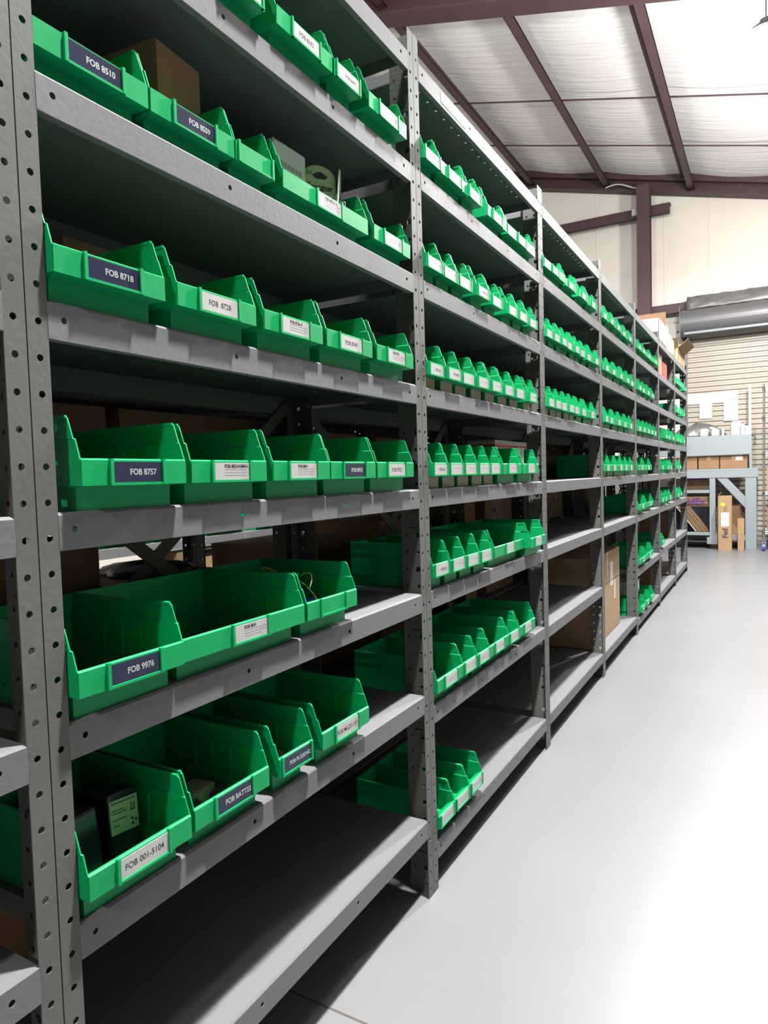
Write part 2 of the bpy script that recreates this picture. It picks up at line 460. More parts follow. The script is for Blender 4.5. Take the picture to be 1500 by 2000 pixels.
def shelf_mesh(L, slots=False):
    """pan shelf: x from 0 back to -DEP, y 0..L, top face at z=0, front lip 0.056 deep with bolt holes"""
    mb = MB(); lip = 0.056; c = 0.004
    ys = [0, .24, .61, (.61 + L - .04 + .33) / 2 if False else 0, 0]
    hs = [0.026, 0.40, 0.775, L - 0.042]; cuts = [0] + [(a + b) / 2 for a, b in zip(hs[:-1], hs[1:])] + [L]
    for h, a, b in zip(hs, cuts[:-1], cuts[1:]):
        mb.holed_cell(yz(0.0), a, b, -lip, -c, h, -0.026, 0.005)
    mb.face([(0, 0, -c), (0, L, -c), (-c, L, 0), (-c, 0, 0)])
    if slots:
        x0, x1 = -0.085, -0.055
        mb.face([(-c, 0, 0), (-c, L, 0), (x1, L, 0), (x1, 0, 0)])
        n = 17; w = (L - .1) / n
        mb.face([(x1, 0, 0), (x1, .05, 0), (x0, .05, 0), (x0, 0, 0)]); mb.face([(x1, L - .05, 0), (x1, L, 0), (x0, L, 0), (x0, L - .05, 0)])
        for i in range(n):
            a = .05 + i * w
            mb.holed_cell(lambda u, v: (v, u, 0.0), a, a + w, x0, x1, a + w / 2, (x0 + x1) / 2, 0.0045)
        mb.face([(x0, 0, 0), (x0, L, 0), (-DEP, L, 0), (-DEP, 0, 0)])
    else:
        mb.face([(-c, 0, 0), (-c, L, 0), (-DEP, L, 0), (-DEP, 0, 0)])
    mb.face([(0, 0, -lip), (0, L, -lip), (-0.014, L, -lip), (-0.014, 0, -lip)])
    mb.face([(-0.014, 0, -lip), (-0.014, L, -lip), (-0.014, L, -lip + .01), (-0.014, 0, -lip + .01)])
    mb.face([(-DEP, 0, 0), (-DEP, L, 0), (-DEP, L, -lip), (-DEP, 0, -lip)])
    for y in (0, L):
        mb.face([(-c, y, 0), (-DEP, y, 0), (-DEP, y, -lip * .6), (0, y, -lip * .6), (0, y, -c)])
    return mb.mesh('shelf', M['beam'], solid=0.0014)

def clip_mesh():
    """shelf clip: a folded plate with a square window hooked on the post"""
    mb = MB()
    mb.holed_cell(lambda u, v: (u, 0, v), -0.052, -0.014, -0.115, -0.045, -0.033, -0.066, 0.008, square=True)
    mb.face([(-0.052, 0, -0.045), (-0.014, 0, -0.045), (-0.018, -0.010, -0.036), (-0.046, -0.010, -0.036)])
    mb.face([(-0.052, 0, -0.115), (-0.014, 0, -0.115), (-0.018, -0.005, -0.119), (-0.048, -0.005, -0.119)])
    return mb.mesh('shelf_clip', M['post'], solid=0.002)
CLIP = clip_mesh()

def brace_mesh(L):
    mb = MB()
    for (ya, yb) in ((0.0, L), (L, 0.0)):
        for x in (0.002 if ya == 0 else 0.008,):
            za, zb = 0.65, 1.55
            ya, yb = (.03, L - .03) if ya == 0 else (L - .03, .03)
            d = Vector((0, yb - ya, zb - za)).normalized(); n = Vector((0, -d.z, d.y)) * 0.018
            a = Vector((x, ya, za)); b = Vector((x, yb, zb))
            mb.prism([(0, -1), (1, -1), (1, 1), (0, 1)], lambda u, v, t: tuple(a.lerp(b, u) + n * v + Vector((t, 0, 0))), -0.0015, 0.0015)
    return mb.mesh('sway_brace', M['post'])

LV = {0: [2.5252, 2.2095, 1.8907, 1.5674, 1.257, 0.936, 0.614, 0.25],
      1: [2.5252, 2.2095, 1.8907, 1.5674, 1.2584, 0.944, 0.6345, 0.2477],
      2: [2.5252, 2.2095, 1.8907, 1.5674, 1.2584, 0.944, 0.583, 0.149],
      3: [2.5252, 2.2095, 1.8907, 1.5674, 1.2584, 0.944, 0.576, 0.155],
      4: [2.5252, 2.2095, 1.8907, 1.5674, 1.2584, 0.944, None, 0.1475],
      5: [2.5252, 2.2095, 1.8907, 1.5674, 1.2584, 0.944, 0.51, 0.115],
      6: [2.5252, 2.2095, 1.8907, 1.5674, 1.2584, 0.944, 0.53, 0.12],
      7: [2.5252, 2.2095, 1.8907, 1.5674, 1.2584, 0.944, 0.53, 0.12]}
_sm = {}
def shelf_cached(L, slots):
    k = (round(L, 3), slots)
    if k not in _sm: _sm[k] = shelf_mesh(*k)
    return _sm[k]
def rack_unit(y0, y1, levels, loc, rz, label, group, brace=True, slots=True):
    """unit local frame: front plane x=0, y from 0 to L, depth towards -x"""
    L = y1 - y0
    root = empty('shelving_unit', loc, rz); tag(root, label, 'shelving unit', group)
    link('post', PM[1], root, (0, 0, 0)); link('post', PM[-1], root, (0, L, 0))
    link('post', PM[-1], root, (-DEP - .002, 0, 0), (0, 0, math.pi)); link('post', PM[1], root, (-DEP - .002, L, 0), (0, 0, math.pi))
    for i, z in enumerate(levels):
        if z is None: continue
        sh = link('shelf', shelf_cached(L - 2 * FW, slots and i == 0), root, (0, FW, z))
        if i:
            link('shelf_clip', CLIP, sh, (0, L - 2 * FW + FW - 0.006, 0), (0, 0, 0))
            link('shelf_clip', CLIP, sh, (-0.066, -FW + 0.006, 0), (0, 0, math.pi))
    if brace: link('sway_brace', brace_mesh(L), root, (-DEP + .004, 0, 0))
    return root
ORD = ['first', 'second', 'third', 'fourth', 'fifth', 'sixth', 'seventh', 'eighth', 'ninth']
SEC = {0: 'cut-off left section', 1: 'nearest full section', 2: 'second section', 3: 'third section', 4: 'fourth section',
       5: 'fifth section', 6: 'sixth section', 7: 'farthest section'}
for u in range(8):
    rack_unit(POST[u], POST[u + 1], LV[u], (0, POST[u], 0), 0,
              'grey perforated steel shelving unit along the aisle, ' + SEC[u], 'front row shelving units', slots=u >= 2)
u1root = [o for o in COL.objects if o.name == 'shelving_unit.002'][0]
mb = MB()
for i in range(9):
    a = Vector((.0008, .016 + .004 * math.sin(i * 2.3), 1.60 + i * .011)); b = Vector((.0008, .022 + .006 * math.cos(i * 1.9), 1.607 + i * .011))
    mb.cyl(a, b, .0009, 5)
link('marker_scribble', mb.mesh('marker_scribble', M['black']), u1root)['label'] = 'black marker scribble'
for u in range(8):       # row standing back to back with the front row
    rack_unit(POST[u], POST[u + 1], LV[2], (-0.985, POST[u + 1], 0), math.pi,
              'grey steel shelving unit back to back behind the ' + SEC[u], 'rear row shelving units', brace=False, slots=False)
for u in range(2, 6):    # row across the hidden aisle, glimpsed through the shelves
    rack_unit(POST[u], POST[u + 1], [2.5252, 1.8907, 1.5674, 1.2584, 0.955, 0.583, 0.149], (-2.2, POST[u], 0), 0,
              'grey steel shelving unit across the hidden aisle, facing the back of the ' + SEC[u], 'shelving units across the hidden aisle', brace=False, slots=False)

# ---------------------------------------------------------------- green hopper bins
BH = 0.143
def bin_mesh(w, L):
    """panel plane x=0, body goes back to -L, y centred"""
    h = w / 2; mb = MB()
    lev = [(0.0, .012, -.031), (.035, .011, -.031), (.038, .0012, 0.0), (.075, .001, -0.001), (.107, .0016, -.0115), (.1085, .0, -.0145), (BH - .004, 0.0, -.0250), (BH, 0, -.030)]
    for s in (-1, 1):
        for (z0, o0, x0), (z1, o1, x1) in zip(lev[:-1], lev[1:]):
            q = [(x0, s * (h - o0), z0), (x1, s * (h - o1), z1), (-L, s * (h - o1), z1), (-L, s * (h - o0), z0)]
            mb.face(q if s < 0 else q[::-1])
        # rim thickening and inner ribs
        mb.box(-L, -.030, s * h - .0018, s * h + .0018, BH - .0035, BH + .0005)
        for xr in (-.10, -.15, -.20):
            y = s * (h - .0045); mb.box(xr - .0012, xr + .0012, min(y, y - s * .003), max(y, y - s * .003), .03, .10)
    mb.face([(-.031, -(h - .012), 0), (-.031, h - .012, 0), (-L, h - .012, 0), (-L, -(h - .012), 0)][::-1])
    mb.face([(-L, -(h - .012), 0), (-L, h - .012, 0), (-L, h - .011, .035), (-L, h - .0012, .038), (-L, h, BH), (-L, -h, BH), (-L, -(h - .0012), .038), (-L, -(h - .011), .035)][::-1])
    # hopper front: body wall, ledge, label panel, lip, inner ramp
    pr = [(-.031, 0.0), (-.031, .036), (-.0005, .038), (0.0, .0755), (-.003, .0775), (-.026, .064), (-.0295, .034)]
    for (x0, z0), (x1, z1) in zip(pr[:-1], pr[1:]):
        i0 = .012 if z0 < .034 else (.0115 if x0 < -.02 and z0 < .04 else .0008); i1 = .0115 if (x1 < -.02 and z1 < .04) else .0008
        mb.face([(x0, -h + i0, z0), (x0, h - i0, z0), (x1, h - i1, z1), (x1, -h + i1, z1)])
    lw = min(.098, w - .02) / 2
    mb.box(-.001, .0035, -lw - .004, lw + .004, .0375, .0405)
    for s in (-1, 1): mb.box(-.001, .0045, s * (lw + .003) - .0022, s * (lw + .003) + .0022, .0375, .078)
    return mb.mesh('shell', M['green'], solid=0.0022)
_bm = {}
def bm_cached(w, L):
    k = (round(w, 3), L)
    if k not in _bm: _bm[k] = bin_mesh(*k)
    return _bm[k]
def card_mesh(w, m):
    lw = min(.098, w - .02) / 2; mb = MB(); mb.box(0.0, .0018, -lw, lw, .0412, .0735); return mb.mesh('label_card', m)
_cards = {}
def print_lines(w, n, x0f, seed, m, scale=1.0):
    """illegible fine print: rows of short dashes"""
    rnd = random.Random(seed); mb = MB(); lw = min(.098, w - .02) / 2
    for r_ in range(n):
        z = .0600 - r_ * .0055; y = -lw + 2 * lw * x0f
        end = lw - .004 - rnd.uniform(0, .012) * (r_ + 1) / 2
        while y < end:
            d = rnd.uniform(.002, .0065); mb.box(.0018, .0020, y, min(end, y + d), z, z + .0022); y += d + .0014
    return mb.mesh('fine_print', m)
def make_bin(y, w, z, X, label, group, kind='white', txt=None, L=0.30, sticker=False, seed=0, rz=0.0):
    root = empty('storage_bin', (X, y, z), rz); tag(root, label, 'storage bin', group)
    body = link('shell', bm_cached(w, L), root)
    if kind != 'blank':
        key = (round(w, 3), kind == 'dark', seed % 4 == 1)
        mm = M['navy'] if kind == 'dark' else M['paper']
        if key not in _cards: _cards[key] = card_mesh(w, mm)
        c = link('label_card', _cards[key], root)
        lw = min(.098, w - .02) / 2
        if kind == 'dark':
            link('lettering', text_mesh(txt, .0136 if len(txt) < 11 else .0115, M['inkw'], .00035, .95), c, (.0019, lw * .20, .0572))
        elif kind == 'white':
            if txt: link('lettering', text_mesh(txt, .0140 if w > .15 else .0120, M['black'], .00005, .95), c, (.0019, 0 if w > .15 else .010, .0572))
            else: link('fine_print', print_lines(w, 1, .38, seed, M['ink2']), c)
        elif kind == 'qr':
            if txt: link('lettering', text_mesh(txt, .0092, M['black'], .0002, .95, 'LEFT'), c, (.0019, -lw * .42, .0668))
            link('fine_print', print_lines(w, 3 if txt else 2, .30, seed, M['ink2']), c)
    if sticker:
        mb = MB(); mb.box(-.0302, -.0290, -w / 2 + .014, w / 2 - .014, .002, .034)
        k = ('st', round(w, 3))
        if k not in _cards: _cards[k] = mb.mesh('front_sticker', M['olive'])
        s = link('front_sticker', _cards[k], root); s['label'] = 'olive sticker on the body front'
    return root

BINS = {
  (1,1): [ (1.075,0.121,0.015), (1.277,0.208,0.015), (1.449,0.121,0.015), (1.652,0.208,0.015) ],
  (1,2): [ (0.733,0.208,-0.005), (0.945,0.208,-0.005), (1.113,0.121,-0.005), (1.380,0.357,-0.005), (1.689,0.208,-0.002) ],
  (1,3): [ (0.733,0.208,0.015), (0.968,0.208,0.015), (1.201,0.208,0.015), (1.425,0.208,0.015), (1.657,0.208,0.015) ],
  (1,4): [ (0.756,0.208,0.022), (0.983,0.208,0.015), (1.212,0.208,0.015), (1.424,0.208,0.015), (1.641,0.208,0.015) ],
  (1,5): [ (0.733,0.208,0.022), (1.020,0.357,0.015), (1.313,0.208,0.015) ],
  (1,6): [ (0.733,0.208,0.022), (0.955,0.208,0.015), (1.153,0.121,0.015), (1.354,0.208,0.015) ],
  (2,1): [ (1.935,0.121,0.01), (2.104,0.208,0.01), (2.272,0.121,0.01), (2.513,0.208,0.01), (2.814,0.357,0.01) ],
  (2,2): [ (1.935,0.121,0.01), (2.059,0.121,0.01), (2.184,0.121,0.01), (2.335,0.121,0.01), (2.490,0.121,0.01), (2.664,0.121,0.01), (2.792,0.121,0.01), (2.937,0.121,0.01) ],
  (2,3): [ (1.935,0.121,0.01), (2.060,0.121,0.01), (2.193,0.121,0.01), (2.318,0.121,0.01), (2.455,0.121,0.01), (2.607,0.121,0.01), (2.745,0.121,0.01), (2.918,0.121,0.01) ],
  (2,4): [ (1.935,0.121,0.01), (2.059,0.121,0.01), (2.184,0.121,0.01), (2.308,0.121,0.01), (2.433,0.121,0.01), (2.616,0.208,0.01), (2.864,0.208,0.01) ],
  (2,5): [ (1.935,0.121,0.01), (2.059,0.121,0.01), (2.184,0.121,0.01), (2.308,0.121,0.01), (2.584,0.357,0.01), (2.878,0.208,0.033) ],
  (2,6): [ (1.979,0.208,0.01), (2.146,0.121,0.01), (2.271,0.121,0.01), (2.439,0.208,0.01), (2.607,0.121,0.01), (2.793,0.208,0.01) ],
  (2,7): [ (1.935,0.121,0.01), (2.059,0.121,0.01), (2.185,0.121,0.01) ],
  (3,1): [ (3.315,0.357,0.01), (3.625,0.208,0.01), (3.880,0.208,0.01), (4.114,0.208,0.01) ],
  (3,2): [ (3.197,0.121,0.01), (3.321,0.121,0.01), (3.446,0.121,0.01), (3.570,0.121,0.01), (3.705,0.121,0.01), (3.848,0.121,0.01), (4.000,0.121,0.01), (4.175,0.208,0.01) ],
  (3,3): [ (3.197,0.121,0.01), (3.321,0.121,0.01), (3.446,0.121,0.01), (3.570,0.121,0.01), (3.696,0.121,0.01), (3.864,0.121,0.01), (4.068,0.208,0.01) ],
  (4,1): [ (4.447,0.121,0.01), (4.639,0.208,0.01), (4.864,0.208,0.01), (5.096,0.208,0.01), (5.328,0.208,0.01) ],
  (4,2): [ (4.490,0.208,0.01), (4.702,0.208,0.01), (4.938,0.208,0.01), (5.195,0.208,0.01), (5.407,0.208,0.01) ],
  (4,3): [ (4.447,0.121,0.01), (4.628,0.208,0.01), (4.866,0.208,0.01), (5.101,0.208,0.01), (5.327,0.208,0.01) ],
  (4,4): [ (4.490,0.208,0.01), (4.702,0.208,0.01), (4.913,0.208,0.01), (5.125,0.208,0.01), (5.336,0.208,0.01) ],
  (5,1): [ (5.731,0.208,0.01), (5.942,0.208,0.01), (6.228,0.357,0.01), (6.588,0.357,0.01) ],
  (5,2): [ (5.731,0.208,0.01), (5.942,0.208,0.01), (6.153,0.208,0.01), (6.424,0.208,0.01) ],
  (5,3): [ (5.731,0.208,0.01), (5.942,0.208,0.01), (6.153,0.208,0.01), (6.365,0.208,0.01), (6.576,0.208,0.01) ],
  (5,4): [ (5.805,0.357,0.01), (6.165,0.357,0.01) ],
  (5,5): [ (5.819,0.357,0.01), (6.268,0.357,0.01) ],
  (5,6): [ (5.833,0.357,0.01), (6.215,0.357,0.01) ],
  (5,7): [ (5.811,0.208,0.01), (6.067,0.208,0.01), (6.329,0.208,0.01) ],
}
U1 = {(1, 0): ('white', None, 'cut by the top frame edge'), (1, 1): ('white', 'FOB 8302'), (1, 2): ('white', 'FOB 8491'), (1, 3): ('qr', None, 'at right end of top bin shelf'),
      (2, 0): ('dark', 'FOB 8510'), (2, 1): ('dark', 'FOB 8559'), (2, 2): ('blank', None), (2, 3): ('qr', 'FOB 8575-R-4'), (2, 4): ('qr', None, 'right of the battery cards bin'),
      (3, 0): ('dark', 'FOB 8718'), (3, 1): ('white', 'FOB  8728'), (3, 2): ('qr', 'FOB 8736-D'), (3, 3): ('white', 'FOB 8749'), (3, 4): ('qr', 'FOB 8750'),
      (4, 0): ('dark', 'FOB 8757'), (4, 1): ('qr', 'FOB 8824-NIMH-I'), (4, 2): ('qr', 'FOB 8841'), (4, 3): ('dark', 'FOB 8955'), (4, 4): ('white', 'FOB 9722'),
      (5, 0): ('dark', 'FOB 9976'), (5, 1): ('qr', 'FOB 8541'), (5, 2): ('blank', None),
      (6, 0): ('white', 'FOB 001-5104'), (6, 1): ('dark', 'FOB BATT22'), (6, 2): ('dark', 'FOB FL123DNC'), (6, 3): ('white', 'FOB MLLD1133')}
U2T = {(3, 0): 'FOB 241', (3, 1): 'FOB 280', (4, 0): 'FOB 264', (5, 0): 'FOB 274', (2, 3): 'FOB 222'}
SHN = {1: 'top bin shelf', 2: 'second bin shelf', 3: 'third bin shelf', 4: 'fourth bin shelf', 5: 'fifth bin shelf', 6: 'sixth bin shelf', 7: 'lowest shelf'}
def zs(u, s): return LV[u][s]
seed = 0
for (u, s), row in BINS.items():
    for i, (y, w, X) in enumerate(row):
        seed += 1
        size = 'wide green bin' if w > .3 else ('narrow green bin' if w < .15 else 'green bin')
        z = zs(u, s) + 0.0012
        g = 'green bins on the %s of the %s' % (SHN[s], SEC[u])
        if u == 1:
            d = U1[(s, i)]
            if d[1]:
                if size.startswith('narrow'): size = 'narrow bin'
                lb = '%s with %s label reading %s, %s from left on %s' % (size, 'dark' if d[0] == 'dark' else 'white', ' '.join(d[1].split()), ORD[i], SHN[s])
            elif d[0] == 'blank': lb = '%s with an empty label holder on the %s, nearest full section' % (size, SHN[s])
            else: lb = '%s with white label %s, nearest full section' % (size, d[2])
            make_bin(y, w, z, X, lb, g, d[0], d[1], seed=seed)
        else:
            t = U2T.get((s, i)) if u == 2 else None
            if len(row) == 1: o_ = 'only'
            else: o_ = ORD[i] + ' from left,'
            lb = '%s, %s %s of the %s' % (size, o_, SHN[s], SEC[u])
            make_bin(y, w, z, X + random.uniform(-.004, .004), lb, g, 'white' if (t or s < 6) else 'qr', t, seed=seed,
                     sticker=(s in (3, 4) and w < .15), rz=random.uniform(-.012, .012))

def far_bins(u, s, ys, w):
    for i, y in enumerate(ys):
        lb = 'green bin, %s from left, %s of the %s' % (ORD[i], SHN[s], SEC[u])
        make_bin(y, w, LV[u][s] + .0012, .01, lb, 'green bins on the %s of the %s' % (SHN[s], SEC[u]), 'white', None, seed=900 + u * 50 + s * 7 + i)
far_bins(6, 3, [7.32, 7.54, 7.88], .207); far_bins(6, 4, [7.03, 7.46, 7.68], .207)
far_bins(6, 5, [7.03, 7.26, 7.60], .207); far_bins(6, 6, [7.04], .207)
far_bins(7, 1, [8.30, 8.52, 8.74, 9.10], .207); far_bins(7, 2, [8.30, 8.55, 8.95], .207); far_bins(7, 3, [8.32, 8.56, 8.95], .207)
far_bins(7, 4, [8.3, 8.52], .207); far_bins(7, 5, [8.32, 8.6], .207)
# two dark bins in the cut-off section at the left edge
for s, y, z in ((5, 0.18, .936), (6, 0.22, .614)):
    make_bin(y, .357, z + .0012, -.14, 'wide green bin in shadow on the %s of the cut-off left section' % SHN[s], 'shadowed bins left of the near post', 'blank')
for i, (y, dz) in enumerate([(5.42, 0), (5.42, .062)]):       # turned bins stacked behind the tall carton
    make_bin(y + .0, .207, LV[4][7] + .0012 + dz * 1.0, -.12, 'green bin beside the tall carton, %s of the stacked pair' % ('lower' if not i else 'upper'),
             'stacked bins beside the tall carton', 'blank', rz=0) if i == 0 else None

# ---------------------------------------------------------------- cartons and things on the racks
def carton(name, x0, x1, y0, y1, z0, h, label, cat='cardboard box', group=None, m='card', tape=True, axis='y', rz=0.0, white_label=None):
    cx, cy = (x0 + x1) / 2, (y0 + y1) / 2; dx, dy = (x1 - x0) / 2, (y1 - y0) / 2
    root = empty(name, (cx, cy, z0), rz); tag(root, label, cat, group)
    mb = MB(); mb.box(-dx, dx, -dy, dy, 0, h - .003)
    if axis == 'y':
        mb.box(-dx, -.001, -dy, dy, h - .003, h); mb.box(.001, dx, -dy, dy, h - .003, h)
    else:
        mb.box(-dx, dx, -dy, -.001, h - .003, h); mb.box(-dx, dx, .001, dy, h - .003, h)
    link('body', mb.mesh('body', M[m], bevel=min(.003, h * .05)), root)
    if tape:
        mb = MB(); t = .024
        if axis == 'y':
            mb.box(-t, t, -dy - .0008, dy + .0008, h, h + .0006)
            for s in (-1, 1): mb.box(-t, t, s * dy - .0008, s * dy + .0008, h * .72, h)
        else:
            mb.box(-dx - .0008, dx + .0008, -t, t, h, h + .0006)
            for s in (-1, 1): mb.box(s * dx - .0008, s * dx + .0008, -t, t, h * .72, h)
        link('tape', mb.mesh('tape', M['tape']), root)
    if white_label:
        side, a0, a1, b0, b1 = white_label
        mb = MB()
        if side == '+x': mb.box(dx, dx + .0012, a0, a1, b0, b1)
        else: mb.box(a0, a1, -dy - .0012, -dy, b0, b1)
        link('paper_label', mb.mesh('paper_label', M['white']), root)
    return root
def open_carton(name, x0, x1, y0, y1, z0, h, label, m='card', flap=.12, rz=0.0, group=None, angs=(70, 20, -30, 60), m2=None):
    cx, cy = (x0 + x1) / 2, (y0 + y1) / 2; dx, dy = (x1 - x0) / 2, (y1 - y0) / 2; t = .004
    root = empty(name, (cx, cy, z0), rz); tag(root, label, 'cardboard box', group)
    mb = MB(); mb.box(-dx, dx, -dy, dy, 0, t)
    mb.box(-dx, -dx + t, -dy, dy, 0, h); mb.box(dx - t, dx, -dy, dy, 0, h); mb.box(-dx, dx, -dy, -dy + t, 0, h); mb.box(-dx, dx, dy - t, dy, 0, h)
    link('body', mb.mesh('body', M[m]), root)
    for k, a in enumerate(angs):
        if a is None: continue
        a = R(a); mb = MB()
        if k < 2:
            s = 1 if k == 0 else -1
            mb.prism([(0, 0), (s * flap * math.sin(a), flap * math.cos(a)), (s * flap * math.sin(a) + .004, flap * math.cos(a)), (.004, 0)],
                     lambda u, v, q: (s * (dx - .004) + u, q, h + v), -dy, dy)
        else:
            s = 1 if k == 2 else -1
            mb.prism([(0, 0), (s * flap * math.sin(a), flap * math.cos(a)), (s * flap * math.sin(a) + .004, flap * math.cos(a)), (.004, 0)],
                     lambda u, v, q: (q, s * (dy - .004) + u, h + v), -dx, dx)
        link('flap', mb.mesh('flap', M[m2 or m]), root)
    return root

S1, S2, S3, S4, S5 = 2.2095 + .0025, 1.8907 + .0025, 1.5674 + .0025, 1.2584 + .0025, .944 + .0025
# second bin shelf, nearest section
carton('cardboard_box', -.235, -.085, 0.92, 1.045, S2, .228, 'dark brown carton standing tilted in the bin reading FOB 8559', tape=False, rz=R(6))
wb = carton('white_box', -.262, -.052, 1.222, 1.262, S2, .185, 'worn white printed box standing in the bin left of the battery packs', m='white', tape=False)
wb.location = (-.17, 1.40, S2); wb.rotation_euler = (0, 0, R(0))
wb['category'] = 'box'
for ch in wb.children:
    mb = MB(); mb.box(-.09, .09, -.13, -.01, 0, .186); mb.box(-.09, .09, -.13, -.075, .186, .190); mb.box(-.09, .09, -.065, -.01, .186, .190)
    ch.data = mb.mesh('body', M['white'], bevel=.002)
mb = MB()
for r_, (z, hh, n) in enumerate([(.135, .012, 7), (.085, .016, 9), (.045, .006, 12)]):
    for i in range(n):
        y = -.12 + i * .10 / n
        mb.box(.0898, .0908, y, y + .066 / n, z, z + hh)
link('printing', mb.mesh('printing', M['ink2']), wb)
# 9V battery blister cards
def battery_pack(x, y, z, tilt, rz, label):
    root = empty('battery_pack', (x, y, z), rz); tag(root, label, 'battery pack', 'battery packs in the wide bin')
    mb = MB(); pts = []
    n = 10
    for i in range(n + 1):
        a = math.pi * i / n; pts.append((-.042 * math.cos(a), .115 + .030 * math.sin(a)))
    poly = [(-.042, 0), ] + pts + [(.042, 0)]
    mb.prism(poly[::-1], lambda u, v, t: (t, u, v), 0, .0022)
    o = link('backing_card', mb.mesh('backing_card', M['palegreen']), root, rot=(0, R(tilt), 0))
    mb = MB(); mb.prism([(-.020, .118), (-.004, .128), (.006, .128), (.022, .118), (.014, .110), (-.012, .110)], lambda u, v, t: (t, u, v), .0023, .0028)
    link('hang_hole', mb.mesh('hang_hole', M['black']), o)
    link('lettering', text_mesh('Energizer', .022, M['black'], .0006, .8), o, (.0028, 0.0, .088))
    link('lettering', text_mesh('9V', .015, mat_green_ink, .0004), o, (.0028, -.028, .122))
    mb = MB(); mb.box(.0022, .020, -.028, .028, .006, .062); link('battery', mb.mesh('battery', M['blackp'], bevel=.004), o)
mat_green_ink = mat('green_ink', (.03, .25, .05), .6)
battery_pack(-.065, 1.437, S2 + .045, -6, R(-34), 'pale green nine volt battery card with black lettering, left of two')
battery_pack(-.060, 1.497, S2 + .045, 4, R(30), 'pale green nine volt battery card leaning sideways, right of two')
carton('cardboard_box', -.45, -.335, 0.90, 1.08, S3, .235, 'dark brown carton standing behind the bin reading FOB 8718', tape=True)
# fifth bin shelf, third bin: wires on a blue pack
root = empty('battery_pack', (-.12, 1.305, S5 + .002)); tag(root, 'blue shrink wrapped battery pack with loose yellow wires in the unlabelled bin', 'battery pack')
mb = MB(); mb.box(-.08, .05, -.07, .07, .0, .055); link('pack', mb.mesh('pack', M['blue'], bevel=.01), root)
mb = MB()
for i in range(6):
    a = random.uniform(-.06, .03); b = random.uniform(-.05, .05); p = []
    for j in range(9):
        t = j / 8; p.append((a + .06 * math.sin(t * 3 + i), b + .05 * math.sin(t * 2.3 + i * 1.7) * t, .05 + .075 * math.sin(t * math.pi * .8)))
    mb.tube(p, .0014, 5)
link('wires', mb.mesh('wires', M['wire'], smooth=True), root)
# sixth bin shelf: black battery packs in the first bin
def black_pack(x, y, z, rot, label, big):
    root = empty('battery_pack', (x, y, z)); root.rotation_euler = rot; tag(root, label, 'battery pack', 'black battery packs in the lowest left bin')
    mb = MB(); mb.box(-.045, .045, -.032, .032, 0, .105); link('case', mb.mesh('case', M['blackp'], bevel=.006), root)
    if big:
        mb = MB(); mb.box(.0451, .0457, -.029, .029, .035, .092)
        s = link('rating_label', mb.mesh('rating_label', M['palegreen'], bevel=.0), root); s['label'] = 'pale rating label with fine print'
        mb = MB(); rnd = random.Random(4)
        for r_, z_ in enumerate((.086, .074, .069, .058, .048)):
            mb.box(.0457, .0460, -.026, -.026 + [.05, .026, .032, .03, .014][r_], z_, z_ + .0016)
        mb.box(.0457, .0460, .012, .024, .066, .068); mb.box(.0457, .0460, .014, .016, .068, .080); mb.box(.0457, .0460, .020, .022, .068, .080)
        for k in range(3):
            a = k * 2.094; c = Vector((.0458, .018 + .005 * math.cos(a), .048 + .005 * math.sin(a)))
            mb.prism([(-.0035, -.0016), (.0035, -.0016), (.0, .0042)], lambda u, v, t: (t, c.y + u * math.cos(a) - v * math.sin(a), c.z + u * math.sin(a) + v * math.cos(a)), .0457, .0460)
        link('printing', mb.mesh('printing', M['black']), root)
Z6 = LV[1][6] + .004
black_pack(-.12, .700, Z6 + .004, (R(0), R(-8), R(3)), 'black battery pack at the left of the bin reading FOB 001-5104', False)
black_pack(-.225, .735, Z6 + .004, (R(0), R(-5), R(-8)), 'shiny black battery pack in the middle of the bin reading FOB 001-5104', False)
black_pack(-.12, .778, Z6 + .006, (R(-5), R(-10), R(0)), 'black battery pack with a pale rating label, in the bin reading FOB 001-5104', True)
# clutter in BATT22 bin
for i, (x, y, s) in enumerate([(-.07, .92, .022), (-.11, .97, .028), (-.09, 1.01, .018)]):
    mb = MB(); mb.box(-s, s, -s * 1.3, s * 1.3, 0, s * 1.5)
    o = link('battery_cell_pack', mb.mesh('battery_cell_pack', [M['darkp'], M['olive'], M['darkp']][i], bevel=.004), None, (x, y, Z6 + .001), (0, 0, R(20 * i - 15)))
    tag(o, ['dark wrapped cell pack at the left of the bin reading FOB BATT22', 'olive wrapped cell pack in the middle of the bin reading FOB BATT22', 'small dark cell pack at the right of the bin reading FOB BATT22'][i], 'battery pack', 'cell packs in the BATT22 bin')
carton('cardboard_box', -.15, -.05, 1.112, 1.194, LV[1][6] + .004, .045, 'small flat brown box lying in the narrow bin with dark label', m='card', tape=False)
